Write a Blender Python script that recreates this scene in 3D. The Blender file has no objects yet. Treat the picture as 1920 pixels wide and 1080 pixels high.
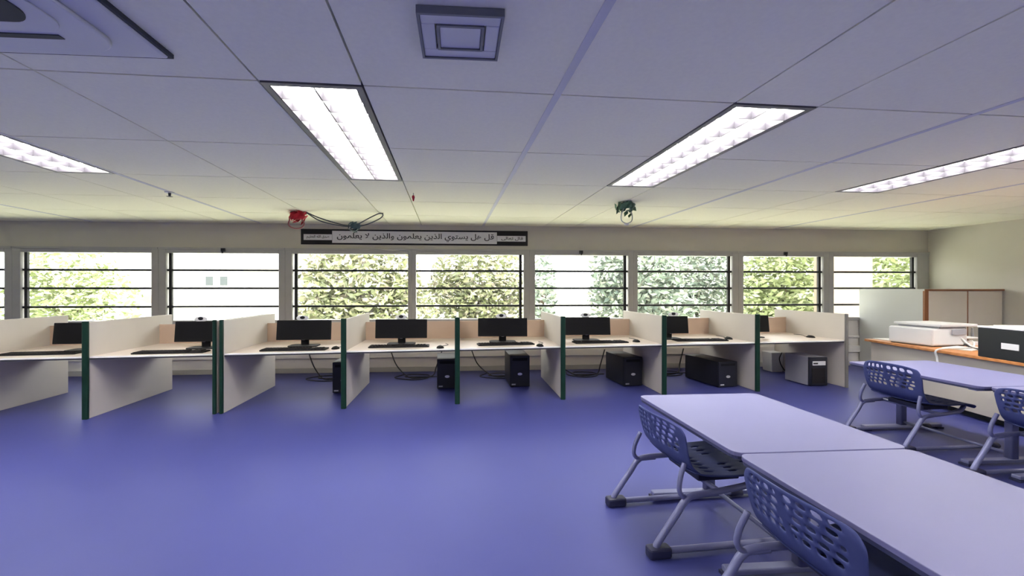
import bpy, math, random
from mathutils import Vector, Matrix
random.seed(7)
SC = bpy.context.scene
COL = SC.collection

# ------------------------------------------------------------------ camera, world, sun, exposure
EYE = 1.55
YAW = math.atan(52 / 750)
cam_d = bpy.data.cameras.new('camera')
cam = bpy.data.objects.new('camera', cam_d)
COL.objects.link(cam)
cam.location = (0, 0, EYE)
cam.rotation_euler = (math.pi / 2, 0, -YAW)
cam_d.sensor_fit = 'HORIZONTAL'
cam_d.sensor_width = 36
cam_d.lens = 750 * 36 / 1920
cam_d.shift_x = 48 / 1920
cam_d.clip_start = 0.05
cam_d.clip_end = 300
SC.camera = cam

world = bpy.data.worlds.new('sky')
SC.world = world
world.use_nodes = True
wn = world.node_tree
wn.nodes.clear()
w_out = wn.nodes.new('ShaderNodeOutputWorld')
w_bg = wn.nodes.new('ShaderNodeBackground')
w_sky = wn.nodes.new('ShaderNodeTexSky')
w_sky.sky_type = 'HOSEK_WILKIE'
w_sky.turbidity = 6
w_sky.sun_direction = Vector((0.60, -0.22, 0.75)).normalized()
w_mix = wn.nodes.new('ShaderNodeMix')
w_mix.data_type = 'RGBA'
w_mix.inputs[0].default_value = 0.75
w_mix.inputs[7].default_value = (1.0, 0.985, 0.95, 1)
wn.links.new(w_sky.outputs[0], w_mix.inputs[6])
wn.links.new(w_mix.outputs[2], w_bg.inputs[0])
wn.links.new(w_bg.outputs[0], w_out.inputs[0])
w_bg.inputs[1].default_value = 3.6

sun_d = bpy.data.lights.new('sun', 'SUN')
sun_d.energy = 7.2
sun_d.angle = 0.01
sun_d.color = (1, 0.96, 0.88)
sun = bpy.data.objects.new('sun', sun_d)
sun.rotation_euler = Vector((0.60, -0.22, 0.75)).to_track_quat('Z', 'Y').to_euler()
COL.objects.link(sun)

SC.view_settings.view_transform = 'Standard'
SC.view_settings.look = 'None'
SC.view_settings.gamma = 1
SC.view_settings.use_curve_mapping = False
SC.view_settings.exposure = 1.55
TROFFER_GLOW = 11.0

# ------------------------------------------------------------------ helpers
def ray(px, py):
    xc = (px - 912) / 750
    zc = -(py - 540) / 750
    return Vector((xc * math.cos(YAW) + math.sin(YAW), -xc * math.sin(YAW) + math.cos(YAW), zc))

ORI = Vector((0, 0, EYE))
def at_y(px, py, Y):
    r = ray(px, py)
    return ORI + r * (Y / r.y)
def at_z(px, py, Z):
    r = ray(px, py)
    return ORI + r * ((Z - EYE) / r.z)

def mat(name, col, rough=0.6, var=0.06, scale=6.0, metal=0.0, spec=0.4, bump=0.0, coord='Object'):
    m = bpy.data.materials.new(name)
    m.use_nodes = True
    nt = m.node_tree
    b = nt.nodes['Principled BSDF']
    b.inputs['Roughness'].default_value = rough
    b.inputs['Metallic'].default_value = metal
    b.inputs['Specular IOR Level'].default_value = spec
    tc = nt.nodes.new('ShaderNodeTexCoord')
    nz = nt.nodes.new('ShaderNodeTexNoise')
    nz.inputs['Scale'].default_value = scale
    nz.inputs['Detail'].default_value = 4
    nt.links.new(tc.outputs[coord], nz.inputs['Vector'])
    rp = nt.nodes.new('ShaderNodeValToRGB')
    c = Vector(col)
    rp.color_ramp.elements[0].position = 0.3
    rp.color_ramp.elements[1].position = 0.7
    rp.color_ramp.elements[0].color = (*(c * (1 - var)), 1)
    rp.color_ramp.elements[1].color = (*[min(1, v * (1 + var)) for v in c], 1)
    nt.links.new(nz.outputs['Fac'], rp.inputs['Fac'])
    nt.links.new(rp.outputs['Color'], b.inputs['Base Color'])
    if bump:
        bp = nt.nodes.new('ShaderNodeBump')
        bp.inputs['Strength'].default_value = bump
        bp.inputs['Distance'].default_value = 0.01
        nt.links.new(nz.outputs['Fac'], bp.inputs['Height'])
        nt.links.new(bp.outputs['Normal'], b.inputs['Normal'])
    return m

def wood_mat(name, c1, c2, rough=0.4):
    m = mat(name, c1, rough)
    nt = m.node_tree
    b = nt.nodes['Principled BSDF']
    w = nt.nodes.new('ShaderNodeTexWave')
    w.bands_direction = 'X'
    w.inputs['Scale'].default_value = 5
    w.inputs['Distortion'].default_value = 6
    w.inputs['Detail'].default_value = 3
    mp = nt.nodes.new('ShaderNodeMapping')
    mp.inputs['Scale'].default_value = (3, 0.25, 3)
    tc = nt.nodes.new('ShaderNodeTexCoord')
    rp = nt.nodes.new('ShaderNodeValToRGB')
    rp.color_ramp.elements[0].color = (*c1, 1)
    rp.color_ramp.elements[1].color = (*c2, 1)
    nt.links.new(tc.outputs['Object'], mp.inputs['Vector'])
    nt.links.new(mp.outputs['Vector'], w.inputs['Vector'])
    nt.links.new(w.outputs['Fac'], rp.inputs['Fac'])
    nt.links.new(rp.outputs['Color'], b.inputs['Base Color'])
    return m

def glow_mat(name, col, strength):
    m = bpy.data.materials.new(name)
    m.use_nodes = True
    nt = m.node_tree
    b = nt.nodes['Principled BSDF']
    b.inputs['Base Color'].default_value = (0.8, 0.8, 0.8, 1)
    b.inputs['Emission Color'].default_value = (*col, 1)
    b.inputs['Emission Strength'].default_value = strength
    return m

def glass_mat(name):
    m = bpy.data.materials.new(name)
    m.use_nodes = True
    nt = m.node_tree
    nt.nodes.clear()
    o = nt.nodes.new('ShaderNodeOutputMaterial')
    t = nt.nodes.new('ShaderNodeBsdfTransparent')
    t.inputs[0].default_value = (0.96, 0.975, 0.965, 1)
    g = nt.nodes.new('ShaderNodeBsdfGlossy')
    g.inputs['Roughness'].default_value = 0.04
    mx = nt.nodes.new('ShaderNodeMixShader')
    mx.inputs[0].default_value = 0.05
    nt.links.new(t.outputs[0], mx.inputs[1])
    nt.links.new(g.outputs[0], mx.inputs[2])
    nt.links.new(mx.outputs[0], o.inputs[0])
    return m

def leaf_mat(name, cols):
    m = bpy.data.materials.new(name)
    m.use_nodes = True
    nt = m.node_tree
    b = nt.nodes['Principled BSDF']
    b.inputs['Roughness'].default_value = 0.5
    gi = nt.nodes.new('ShaderNodeNewGeometry')
    rp = nt.nodes.new('ShaderNodeValToRGB')
    rp.color_ramp.elements[0].color = (*cols[0], 1)
    rp.color_ramp.elements[1].color = (*cols[-1], 1)
    for i, c in enumerate(cols[1:-1]):
        e = rp.color_ramp.elements.new((i + 1) / (len(cols) - 1))
        e.color = (*c, 1)
    nt.links.new(gi.outputs['Random Per Island'], rp.inputs['Fac'])
    nt.links.new(rp.outputs['Color'], b.inputs['Base Color'])
    return m

M = {}
M['ceiling'] = mat('ceiling_tile', (0.90, 0.885, 0.69), 0.9, 0.02, 40)
M['grid'] = mat('ceiling_grid', (0.60, 0.60, 0.62), 0.6, 0.02)
M['slab'] = mat('ceiling_void', (0.40, 0.40, 0.40), 0.9, 0.02)
M['wall'] = mat('cream_wall', (0.58, 0.555, 0.475), 0.85, 0.025, 2)
M['wall_low'] = mat('pale_lower_wall', (0.70, 0.68, 0.66), 0.8, 0.025, 2)
M['floor'] = mat('blue_vinyl_floor', (0.046, 0.053, 0.205), 0.42, 0.035, 1.2, spec=0.3)
M['frame'] = mat('grey_window_frame', (0.44, 0.435, 0.42), 0.5, 0.03)
M['rail'] = mat('dark_louvre_rail', (0.025, 0.028, 0.03), 0.5)
M['clip'] = mat('louvre_clip', (0.02, 0.02, 0.022), 0.5)
M['glass'] = glass_mat('louvre_glass')
M['panel'] = mat('carrel_laminate', (0.62, 0.575, 0.525), 0.55, 0.02, 3)
M['peach'] = mat('maple_laminate', (0.62, 0.46, 0.35), 0.5, 0.04, 4)
M['desk'] = mat('desk_laminate', (0.72, 0.62, 0.55), 0.4, 0.02, 4)
M['edge_light'] = mat('desk_edge', (0.95, 0.93, 0.88), 0.4, 0.01)
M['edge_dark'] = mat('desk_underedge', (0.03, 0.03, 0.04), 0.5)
M['green'] = mat('green_edge_trim', (0.006, 0.030, 0.020), 0.45, 0.1, spec=0.25)
M['trim_grey'] = mat('grey_edge_trim', (0.20, 0.19, 0.18), 0.5)
M['black'] = mat('black_plastic', (0.011, 0.011, 0.012), 0.6, 0.1, spec=0.2)
M['screen'] = mat('dark_screen', (0.006, 0.006, 0.007), 0.35, 0.05, spec=0.25)
M['keys'] = mat('black_keys', (0.018, 0.016, 0.018), 0.8, spec=0.15)
M['silver'] = mat('silver', (0.75, 0.75, 0.78), 0.25, 0.02, metal=0.6)
M['white'] = mat('white_plastic', (0.68, 0.68, 0.69), 0.45, 0.015)
M['paper'] = mat('white_paper', (0.86, 0.86, 0.85), 0.8, 0.015)
M['ink'] = mat('black_ink', (0.015, 0.015, 0.018), 0.7)
M['sign_black'] = mat('black_card', (0.008, 0.008, 0.009), 0.6)
M['sign_white'] = mat('grey_white_paper', (0.72, 0.72, 0.74), 0.8, 0.02)
M['tower'] = mat('navy_black_case', (0.014, 0.015, 0.024), 0.4, 0.1)
M['tower_side'] = mat('grey_case_side', (0.36, 0.36, 0.40), 0.45, 0.04)
M['cable'] = mat('black_cable', (0.02, 0.02, 0.025), 0.5)
M['cabinet'] = mat('cream_cabinet_door', (0.62, 0.565, 0.46), 0.55, 0.03, 2)
M['cabinet_side'] = mat('grey_cabinet_side', (0.50, 0.505, 0.48), 0.55, 0.02, 2)
M['brown'] = wood_mat('reddish_brown_edging', (0.20, 0.065, 0.02), (0.27, 0.10, 0.035))
M['counter'] = wood_mat('orange_wood_top', (0.46, 0.18, 0.055), (0.56, 0.24, 0.085))
M['counter_body'] = mat('beige_counter_panel', (0.54, 0.50, 0.45), 0.55, 0.02, 2)
M['tabletop'] = mat('lavender_white_laminate', (0.145, 0.145, 0.285), 0.45, 0.02, 3, spec=0.3)
M['table_edge'] = mat('dark_blue_table_edge', (0.035, 0.04, 0.10), 0.5)
M['steel'] = mat('blue_grey_steel_tube', (0.17, 0.18, 0.33), 0.4, 0.05, metal=0.2)
M['shell'] = mat('navy_chair_shell', (0.05, 0.063, 0.18), 0.65, 0.08, spec=0.15)
M['glide'] = mat('dark_glide', (0.02, 0.022, 0.06), 0.5)
M['box_black'] = mat('black_box', (0.010, 0.012, 0.015), 0.45)
M['red'] = mat('red_paper', (0.50, 0.012, 0.03), 0.6, 0.2, 20)
M['pink'] = mat('faded_red_paper', (0.42, 0.16, 0.15), 0.6, 0.1)
M['teal'] = mat('teal_grey_ribbon', (0.07, 0.12, 0.14), 0.6, 0.2, 20)
M['greenpaper'] = mat('green_paper', (0.10, 0.20, 0.12), 0.6, 0.25, 20)
M['wire'] = mat('dark_wire', (0.06, 0.07, 0.08), 0.5)
M['palewire'] = mat('pale_wire', (0.55, 0.60, 0.55), 0.5)
M['vent_rim'] = mat('blue_grey_vent_rim', (0.17, 0.18, 0.20), 0.6, 0.03)
M['ac'] = mat('grey_white_ac_panel', (0.60, 0.61, 0.62), 0.55, 0.01)
M['slot'] = mat('dark_slot', (0.035, 0.04, 0.05), 0.7)
M['troffer'] = mat('white_troffer_louvre', (0.050, 0.047, 0.058), 0.4, 0.02)
M['troffer_rim'] = mat('dark_troffer_rim', (0.16, 0.155, 0.15), 0.5, 0.1)
M['reflector_glow'] = glow_mat('glowing_troffer_reflector', (1.0, 0.965, 0.90), TROFFER_GLOW)
M['tube'] = glow_mat('fluorescent_tube', (1.0, 0.965, 0.90), TROFFER_GLOW * 2.0)
M['grass'] = mat('lawn', (0.55, 0.56, 0.46), 0.9, 0.25, 1.5)
M['bark'] = mat('bark', (0.16, 0.12, 0.09), 0.9, 0.2, 8)
M['house'] = mat('white_render', (0.85, 0.82, 0.76), 0.85, 0.02)
M['house_roof'] = mat('grey_roof', (0.62, 0.58, 0.55), 0.8, 0.05)
M['house_window'] = mat('far_window', (0.05, 0.06, 0.065), 0.5)
M['house_pink'] = mat('pink_awning', (0.22, 0.13, 0.12), 0.7)
M['pillar'] = mat('beige_render', (0.21, 0.165, 0.125), 0.85, 0.03)
M['leaf_a'] = leaf_mat('leaf_yellow_green', [(0.10, 0.11, 0.07), (0.22, 0.25, 0.12), (0.34, 0.35, 0.20), (0.36, 0.31, 0.26)])
M['leaf_b'] = leaf_mat('leaf_grey_green', [(0.08, 0.11, 0.09), (0.18, 0.23, 0.18), (0.28, 0.33, 0.26), (0.33, 0.33, 0.28)])
M['leaf_c'] = leaf_mat('leaf_light_green', [(0.13, 0.16, 0.07), (0.27, 0.32, 0.14), (0.38, 0.42, 0.24)])

def tag(o, label=None, cat=None, group=None, kind=None):
    if label: o['label'] = label
    if cat: o['category'] = cat
    if group: o['group'] = group
    if kind: o['kind'] = kind
    return o

def empty(name, loc=(0, 0, 0), rz=0, parent=None):
    o = bpy.data.objects.new(name, None)
    o.empty_display_size = 0.1
    o.location = loc
    o.rotation_euler = (0, 0, rz)
    COL.objects.link(o)
    if parent: o.parent = parent
    return o

def copy_tree(o, parent=None):
    c = o.copy()
    COL.objects.link(c)
    if parent: c.parent = parent
    for ch in [x for x in o.children]:
        copy_tree(ch, c)
    return c

class MB:
    def __init__(s):
        s.v = []; s.f = []
    def add(s, vs, fs):
        n = len(s.v)
        s.v += [tuple(p) for p in vs]
        s.f += [tuple(i + n for i in f) for f in fs]
        return s
    def box(s, x0, x1, y0, y1, z0, z1, mtx=None):
        vs = [Vector(p) for p in ((x0, y0, z0), (x1, y0, z0), (x1, y1, z0), (x0, y1, z0), (x0, y0, z1), (x1, y0, z1), (x1, y1, z1), (x0, y1, z1))]
        if mtx: vs = [mtx @ p for p in vs]
        return s.add(vs, [(3, 2, 1, 0), (4, 5, 6, 7), (0, 1, 5, 4), (1, 2, 6, 5), (2, 3, 7, 6), (3, 0, 4, 7)])
    def prism(s, pts, z0, z1):
        """pts: CCW polygon in xy"""
        n = len(pts)
        vs = [(p[0], p[1], z0) for p in pts] + [(p[0], p[1], z1) for p in pts]
        fs = [tuple(range(n - 1, -1, -1)), tuple(range(n, 2 * n))]
        fs += [(i, (i + 1) % n, n + (i + 1) % n, n + i) for i in range(n)]
        return s.add(vs, fs)
    def prism_y(s, pts, y0, y1):
        """pts polygon in xz (any order) extruded along y"""
        n = len(pts)
        vs = [(p[0], y0, p[1]) for p in pts] + [(p[0], y1, p[1]) for p in pts]
        fs = [tuple(range(n)), tuple(range(2 * n - 1, n - 1, -1))]
        fs += [((i + 1) % n, i, n + i, n + (i + 1) % n) for i in range(n)]
        return s.add(vs, fs)
    def tube(s, path, r, n=8, caps=True):
        path = [Vector(p) for p in path]
        rs = r if isinstance(r, (list, tuple)) else [r] * len(path)
        rings = []
        up = None
        for i, p in enumerate(path):
            a = path[max(i - 1, 0)]; b = path[min(i + 1, len(path) - 1)]
            t = (b - a).normalized()
            if up is None:
                up = Vector((0, 0, 1)) if abs(t.z) < 0.9 else Vector((0, 1, 0))
            u = (up - t * up.dot(t))
            if u.length < 1e-4: u = t.orthogonal()
            u.normalize(); up = u
            w = t.cross(u)
            rings.append([p + (u * math.cos(k * 2 * math.pi / n) + w * math.sin(k * 2 * math.pi / n)) * rs[i] for k in range(n)])
        vs = [q for rg in rings for q in rg]
        fs = []
        for i in range(len(path) - 1):
            for k in range(n):
                a = i * n + k; b = i * n + (k + 1) % n
                fs.append((a, b, b + n, a + n))
        if caps:
            fs.append(tuple(range(n - 1, -1, -1)))
            L = (len(path) - 1) * n
            fs.append(tuple(range(L, L + n)))
        return s.add(vs, fs)
    def ball(s, c, rx, ry, rz, nu=12, nv=8):
        vs = [(c[0], c[1], c[2] - rz)]
        for j in range(1, nv):
            a = -math.pi / 2 + math.pi * j / nv
            for i in range(nu):
                b = 2 * math.pi * i / nu
                vs.append((c[0] + rx * math.cos(a) * math.cos(b), c[1] + ry * math.cos(a) * math.sin(b), c[2] + rz * math.sin(a)))
        vs.append((c[0], c[1], c[2] + rz))
        fs = []
        for i in range(nu):
            fs.append((0, 1 + (i + 1) % nu, 1 + i))
            t = 1 + (nv - 2) * nu
            fs.append((len(vs) - 1, t + i, t + (i + 1) % nu))
            for j in range(nv - 2):
                a = 1 + j * nu + i; b = 1 + j * nu + (i + 1) % nu
                fs.append((a, b, b + nu, a + nu))
        return s.add(vs, fs)
    def build(s, name, m, parent=None, smooth=False, bevel=0, loc=None):
        me = bpy.data.meshes.new(name)
        me.from_pydata(s.v, [], s.f)
        me.update()
        if smooth:
            for p in me.polygons: p.use_smooth = True
        me.materials.append(m)
        o = bpy.data.objects.new(name, me)
        COL.objects.link(o)
        if parent: o.parent = parent
        if loc: o.location = loc
        if bevel:
            b = o.modifiers.new('bevel', 'BEVEL')
            b.width = bevel; b.segments = 2; b.limit_method = 'ANGLE'
        return o

def smooth_path(pts, k=6):
    """Catmull-Rom through pts"""
    P = [Vector(p) for p in pts]
    P = [P[0] * 2 - P[1]] + P + [P[-1] * 2 - P[-2]]
    out = []
    for i in range(1, len(P) - 2):
        for j in range(k):
            t = j / k
            a, b, c, d = P[i - 1], P[i], P[i + 1], P[i + 2]
            out.append(0.5 * ((2 * b) + (c - a) * t + (2 * a - 5 * b + 4 * c - d) * t * t + (3 * b - a - 3 * c + d) * t ** 3))
    out.append(P[-2])
    return out

def round_rect(x0, x1, y0, y1, r, n=5):
    pts = []
    for cx, cy, a0 in ((x1 - r, y0 + r, -90), (x1 - r, y1 - r, 0), (x0 + r, y1 - r, 90), (x0 + r, y0 + r, 180)):
        for i in range(n + 1):
            a = math.radians(a0 + 90 * i / n)
            pts.append((cx + r * math.cos(a), cy + r * math.sin(a)))
    return pts

# ------------------------------------------------------------------ setting: floor, walls, ceiling
XL, XR, YB, YW, ZC = -10.0, 9.53, -3.6, 7.5, 2.72
tag(MB().box(XL, XR, YB, YW, -0.1, 0).build('floor', M['floor']), kind='structure')
WIN_TOP, WIN_BOT = 2.27, 0.90
b = MB()
b.box(XL, XR, YW, YW + 0.2, WIN_TOP, ZC + 0.068)
wb = tag(b.build('wall_back', M['wall']), kind='structure')
tag(MB().box(XL, XR, YW, YW + 0.2, 0, WIN_BOT).build('wall_below_windows', M['wall_low']), kind='structure')
tag(MB().box(XR, XR + 0.2, YB, YW + 0.2, 0, ZC + 0.068).build('wall_right', M['wall']), kind='structure')
tag(MB().box(XL - 0.2, XL, YB, YW + 0.2, 0, ZC + 0.068).build('wall_left', M['wall']), kind='structure')
tag(MB().box(XL - 0.2, XR + 0.2, YB - 0.2, YB, 0, ZC + 0.068).build('wall_rear', M['wall']), kind='structure')
tag(MB().box(XL, XR - 0.02, YW - 0.02, YW, 0, 0.09).build('baseboard_back', M['frame'], bevel=0.004), kind='structure')
tag(MB().box(XR - 0.02, XR, YB, YW, 0, 0.09).build('baseboard_right', M['frame'], bevel=0.004), kind='structure')
b = MB().box(XL, 9.2, YW - 0.05, YW, 0.27, 0.40).box(XL, 9.2, YW - 0.035, YW, 0.56, 0.60)
tag(b.build('trim_1', M['wall_low'], bevel=0.006), kind='structure')

ceiling = tag(MB().box(XL - 0.2, XR + 0.2, YB - 0.2, YW + 0.2, ZC + 0.068, ZC + 0.2).build('ceiling', M['slab']), kind='structure')
CROT = math.radians(1.5)
CP = Vector((0, 2.37))
def crot(x, y):
    d = Vector((x, y)) - CP
    return (CP.x + d.x * math.cos(CROT) - d.y * math.sin(CROT), CP.y + d.x * math.sin(CROT) + d.y * math.cos(CROT))
def clip(poly, axis, lim, sign):
    out = []
    for i in range(len(poly)):
        a, c = poly[i], poly[(i + 1) % len(poly)]
        da, dc = (a[axis] - lim) * sign, (c[axis] - lim) * sign
        if da <= 0: out.append(a)
        if da * dc < 0:
            t = da / (da - dc)
            out.append((a[0] + (c[0] - a[0]) * t, a[1] + (c[1] - a[1]) * t))
    return out
def room_clip(poly):
    for ax, lim, sg in ((0, XR - 0.001, 1), (0, XL + 0.001, -1), (1, YW - 0.001, 1), (1, YB + 0.001, -1)):
        poly = clip(poly, ax, lim, sg)
        if len(poly) < 3: return None
    return poly
cols = []
x = -0.555 - 4 * 2.875
while x < 11:
    for w, narrow in ((1.15, 0), (1.15, 0), (0.575, 1)):
        cols.append((x, x + w, narrow)); x += w
ROW0, RH = 2.37, 1.04
troffer_cols = []
G = 0.006
for (x0, x1, narrow) in cols:
    if narrow and XL + 0.8 < x0 < XR - 0.8: troffer_cols.append((x0, x1))
    for k in range(-6, 6):
        y0 = ROW0 + k * RH; y1 = y0 + RH
        if narrow and k in (0, 1, -4, -3): continue
        p = room_clip([crot(*q) for q in ((x0 + G, y0 + G), (x1 - G, y0 + G), (x1 - G, y1 - G), (x0 + G, y1 - G))])
        if not p: continue
        MB().prism(p, ZC, ZC + 0.06).build('ceiling_tile', M['ceiling'], ceiling)
# wide main runners
for xr in (0.595, -3.43 + 0.0, 3.47, -6.3, 6.35):
    p = room_clip([crot(*q) for q in ((xr - 0.022, -3.6), (xr + 0.022, -3.6), (xr + 0.022, 7.8), (xr - 0.022, 7.8))])
    MB().prism(p, ZC - 0.004, ZC + 0.006).build('main_runner', M['grid'], ceiling)

# recessed fluorescent troffers
def make_troffer():
    root = empty('ceiling_light')
    L, W = 2 * RH - 0.02, 0.575 - 0.01
    b = MB()
    for (x0, x1, y0, y1) in ((0, 0.035, 0, L), (W - 0.035, W, 0, L), (0.035, W - 0.035, 0, 0.035), (0.035, W - 0.035, L - 0.035, L)):
        b.box(x0, x1, y0, y1, -0.004, 0.062)
    b.build('frame', M['troffer_rim'], root)
    MB().box(0.036, W - 0.036, 0.036, L - 0.036, 0.058, 0.064).build('reflector', M['reflector_glow'], root)  # plate emits by itself, standing in for tube light bouncing off it
    for k in range(2):
        xx = 0.036 + (W - 0.072) * (0.25 + 0.5 * k)
        MB().tube([(xx, 0.06, 0.042), (xx, L - 0.06, 0.042)], 0.012, 8).build('tube', M['tube'], root, True)
    b = MB()
    n = 12
    for i in range(n + 1):
        y = 0.037 + (L - 0.074) * i / n
        b.box(0.036, W - 0.036, y - 0.003, y + 0.003, -0.002, 0.054)
    for i in range(3):
        xx = 0.037 + (W - 0.074) * i / 2
        b.box(xx - 0.004, xx + 0.004, 0.036, L - 0.036, -0.002, 0.054)
    b.build('louvre', M['troffer'], root)
    return root
proto_t = None
TL = {-1: 'recessed fluorescent ceiling light left of the brightest one', 0: 'brightest recessed fluorescent ceiling light, above the middle carrels',
      1: 'slanting recessed fluorescent ceiling light right of the brightest one', 2: 'recessed fluorescent ceiling light cut by right picture edge'}
for (x0, x1) in troffer_cols:
    for k in (0, -4):
        t = copy_tree(proto_t) if proto_t else make_troffer()
        proto_t = proto_t or t
        q = crot(x0 + 0.005, ROW0 + k * RH + 0.01)
        t.location = (q[0], q[1], ZC)
        t.rotation_euler = (0, 0, CROT)
        i = round((x0 + 1.13) / 2.875)
        lab = TL.get(i) if k == 0 else None
        tag(t, lab or 'recessed fluorescent ceiling light outside the view over the room', 'ceiling light', 'recessed fluorescent ceiling lights' if lab else 'ceiling lights outside the view')

# air conditioning cassette (top left) and square diffuser
root = tag(empty('air_conditioner', (-2.14, 1.40, ZC)), 'large ceiling cassette air conditioner with rounded grille, top left corner', 'air conditioner')
MB().box(-0.72, 0.70, -0.70, 0.70, -0.03, -0.002).build('panel', M['ac'], root, bevel=0.012)
b = MB()
for (x0, x1, y0, y1) in ((-0.735, 0.715, 0.70, 0.71), (0.70, 0.715, -0.70, 0.70), (-0.735, -0.72, -0.70, 0.70)): b.box(x0, x1, y0, y1, -0.022, -0.001)
b.build('tile_frame', M['slot'], root)  # dark bars for the ceiling tile frame around the cassette
MB().prism(round_rect(-0.60, 0.56, -0.62, 0.62, 0.12, 6), -0.05, -0.03).build('raised_panel', M['ac'], root, bevel=0.008)
MB().prism(round_rect(-0.49, 0.465, -0.47, 0.465, 0.10, 8), -0.058, -0.05).build('inner_panel', M['ac'], root, bevel=0.003)
MB().prism(round_rect(-0.42, 0.40, -0.40, 0.395, 0.10, 8), -0.064, -0.058).build('intake_frame', M['slot'], root)
g = MB().prism(round_rect(-0.36, 0.335, -0.34, 0.335, 0.08, 8), -0.07, -0.058).build('intake_grille', M['ac'], root)
b = MB()
for i in range(9): b.box(-0.28, 0.25, -0.30 + i * 0.07, -0.29 + i * 0.07, -0.072, -0.068)
b.build('grille_slot', M['slot'], g)
for (x0, x1, y0, y1) in ((-0.36, 0.375, 0.495, 0.525), (-0.55, -0.52, -0.40, 0.36)):
    MB().box(x0, x1, y0, y1, -0.054, -0.05).build('air_slot', M['slot'], root)
root = tag(empty('air_vent', (0.008, 1.83, ZC)), 'square ceiling air diffuser with nested frames at top centre', 'vent')
def ring(x, y, w, z0, z1):
    b = MB()
    b.box(-x, x, y - w, y, z0, z1).box(-x, x, -y, -y + w, z0, z1).box(-x, -x + w, -y + w, y - w, z0, z1).box(x - w, x, -y + w, y - w, z0, z1)
    return b
ring(0.185, 0.165, 0.012, -0.035, -0.001).build('outer_frame', M['vent_rim'], root)
ring(0.172, 0.152, 0.06, -0.03, -0.004).build('blade', M['ac'], root, bevel=0.004)
ring(0.105, 0.09, 0.012, -0.035, -0.006).build('inner_frame', M['vent_rim'], root)
MB().box(-0.092, 0.092, -0.077, 0.077, -0.03, -0.008).build('core', M['ac'], root, bevel=0.004)

# ------------------------------------------------------------------ windows
edges = [(-9.9, -7.846), (-7.588, -5.435), (-5.192, -3.253), (-3.018, -0.937), (-0.79, 1.228), (1.442, 3.26), (3.44, 5.358), (5.578, 7.253), (7.469, 9.271)]
OT, OB = 2.175, 0.97
bars = [1.87, 1.545, 1.215]
for i, (x0, x1) in enumerate(edges):
    l = XL if i == 0 else (edges[i - 1][1] + x0) / 2
    r = XR if i == len(edges) - 1 else (x1 + edges[i + 1][0]) / 2
    b = MB()
    b.box(l, x0, YW - 0.02, YW + 0.12, WIN_BOT, WIN_TOP)
    b.box(x1, r, YW - 0.02, YW + 0.12, WIN_BOT, WIN_TOP)
    b.box(x0, x1, YW - 0.02, YW + 0.12, OT, WIN_TOP)
    b.box(x0, x1, YW - 0.02, YW + 0.12, WIN_BOT, OB)
    w = tag(b.build('window_%d' % (i + 1), M['frame'], bevel=0.006), kind='structure')
    MB().box(l + 0.004, r - 0.004, YW - 0.035, YW - 0.018, WIN_TOP - 0.03, WIN_TOP + 0.004).build('head_strip', M['frame'], w)
    lv = [OT] + bars + [OB - 0.05]
    for k in range(4):
        zt, zb = lv[k], max(lv[k + 1], OB)
        b = MB()
        dy = 0.03
        b.add([(x0 + 0.02, YW + 0.03, zb), (x1 - 0.02, YW + 0.03, zb), (x1 - 0.02, YW + 0.03 + dy, zt), (x0 + 0.02, YW + 0.03 + dy, zt),
               (x0 + 0.02, YW + 0.035, zb), (x1 - 0.02, YW + 0.035, zb), (x1 - 0.02, YW + 0.035 + dy, zt), (x0 + 0.02, YW + 0.035 + dy, zt)],
              [(0, 1, 2, 3), (7, 6, 5, 4), (0, 4, 5, 1), (1, 5, 6, 2), (2, 6, 7, 3), (3, 7, 4, 0)])
        b.build('glass_blade', M['glass'], w)
        if k < 3:
            MB().box(x0, x1, YW + 0.015, YW + 0.075, zb - 0.018, zb + 0.018).build('louvre_rail', M['rail'], w, bevel=0.004)
    side = x0 if i < 4 else x1
    sg = 1 if i < 4 else -1
    inset = 0.035
    MB().box(min(side + sg * inset, side + sg * (inset + 0.05)), max(side + sg * inset, side + sg * (inset + 0.05)), YW + 0.01, YW + 0.05, OB, OT).build('clip_channel', M['clip'], w)
    if i in (2, 5, 7):
        xm = {2: -4.2, 5: 2.32, 7: 6.43}[i]
        MB().box(xm - 0.035, xm + 0.035, YW - 0.055, YW - 0.035, 2.20, 2.26).box(xm - 0.012, xm + 0.012, YW - 0.07, YW - 0.055, 2.17, 2.24).build('latch', M['rail'], w)

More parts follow.
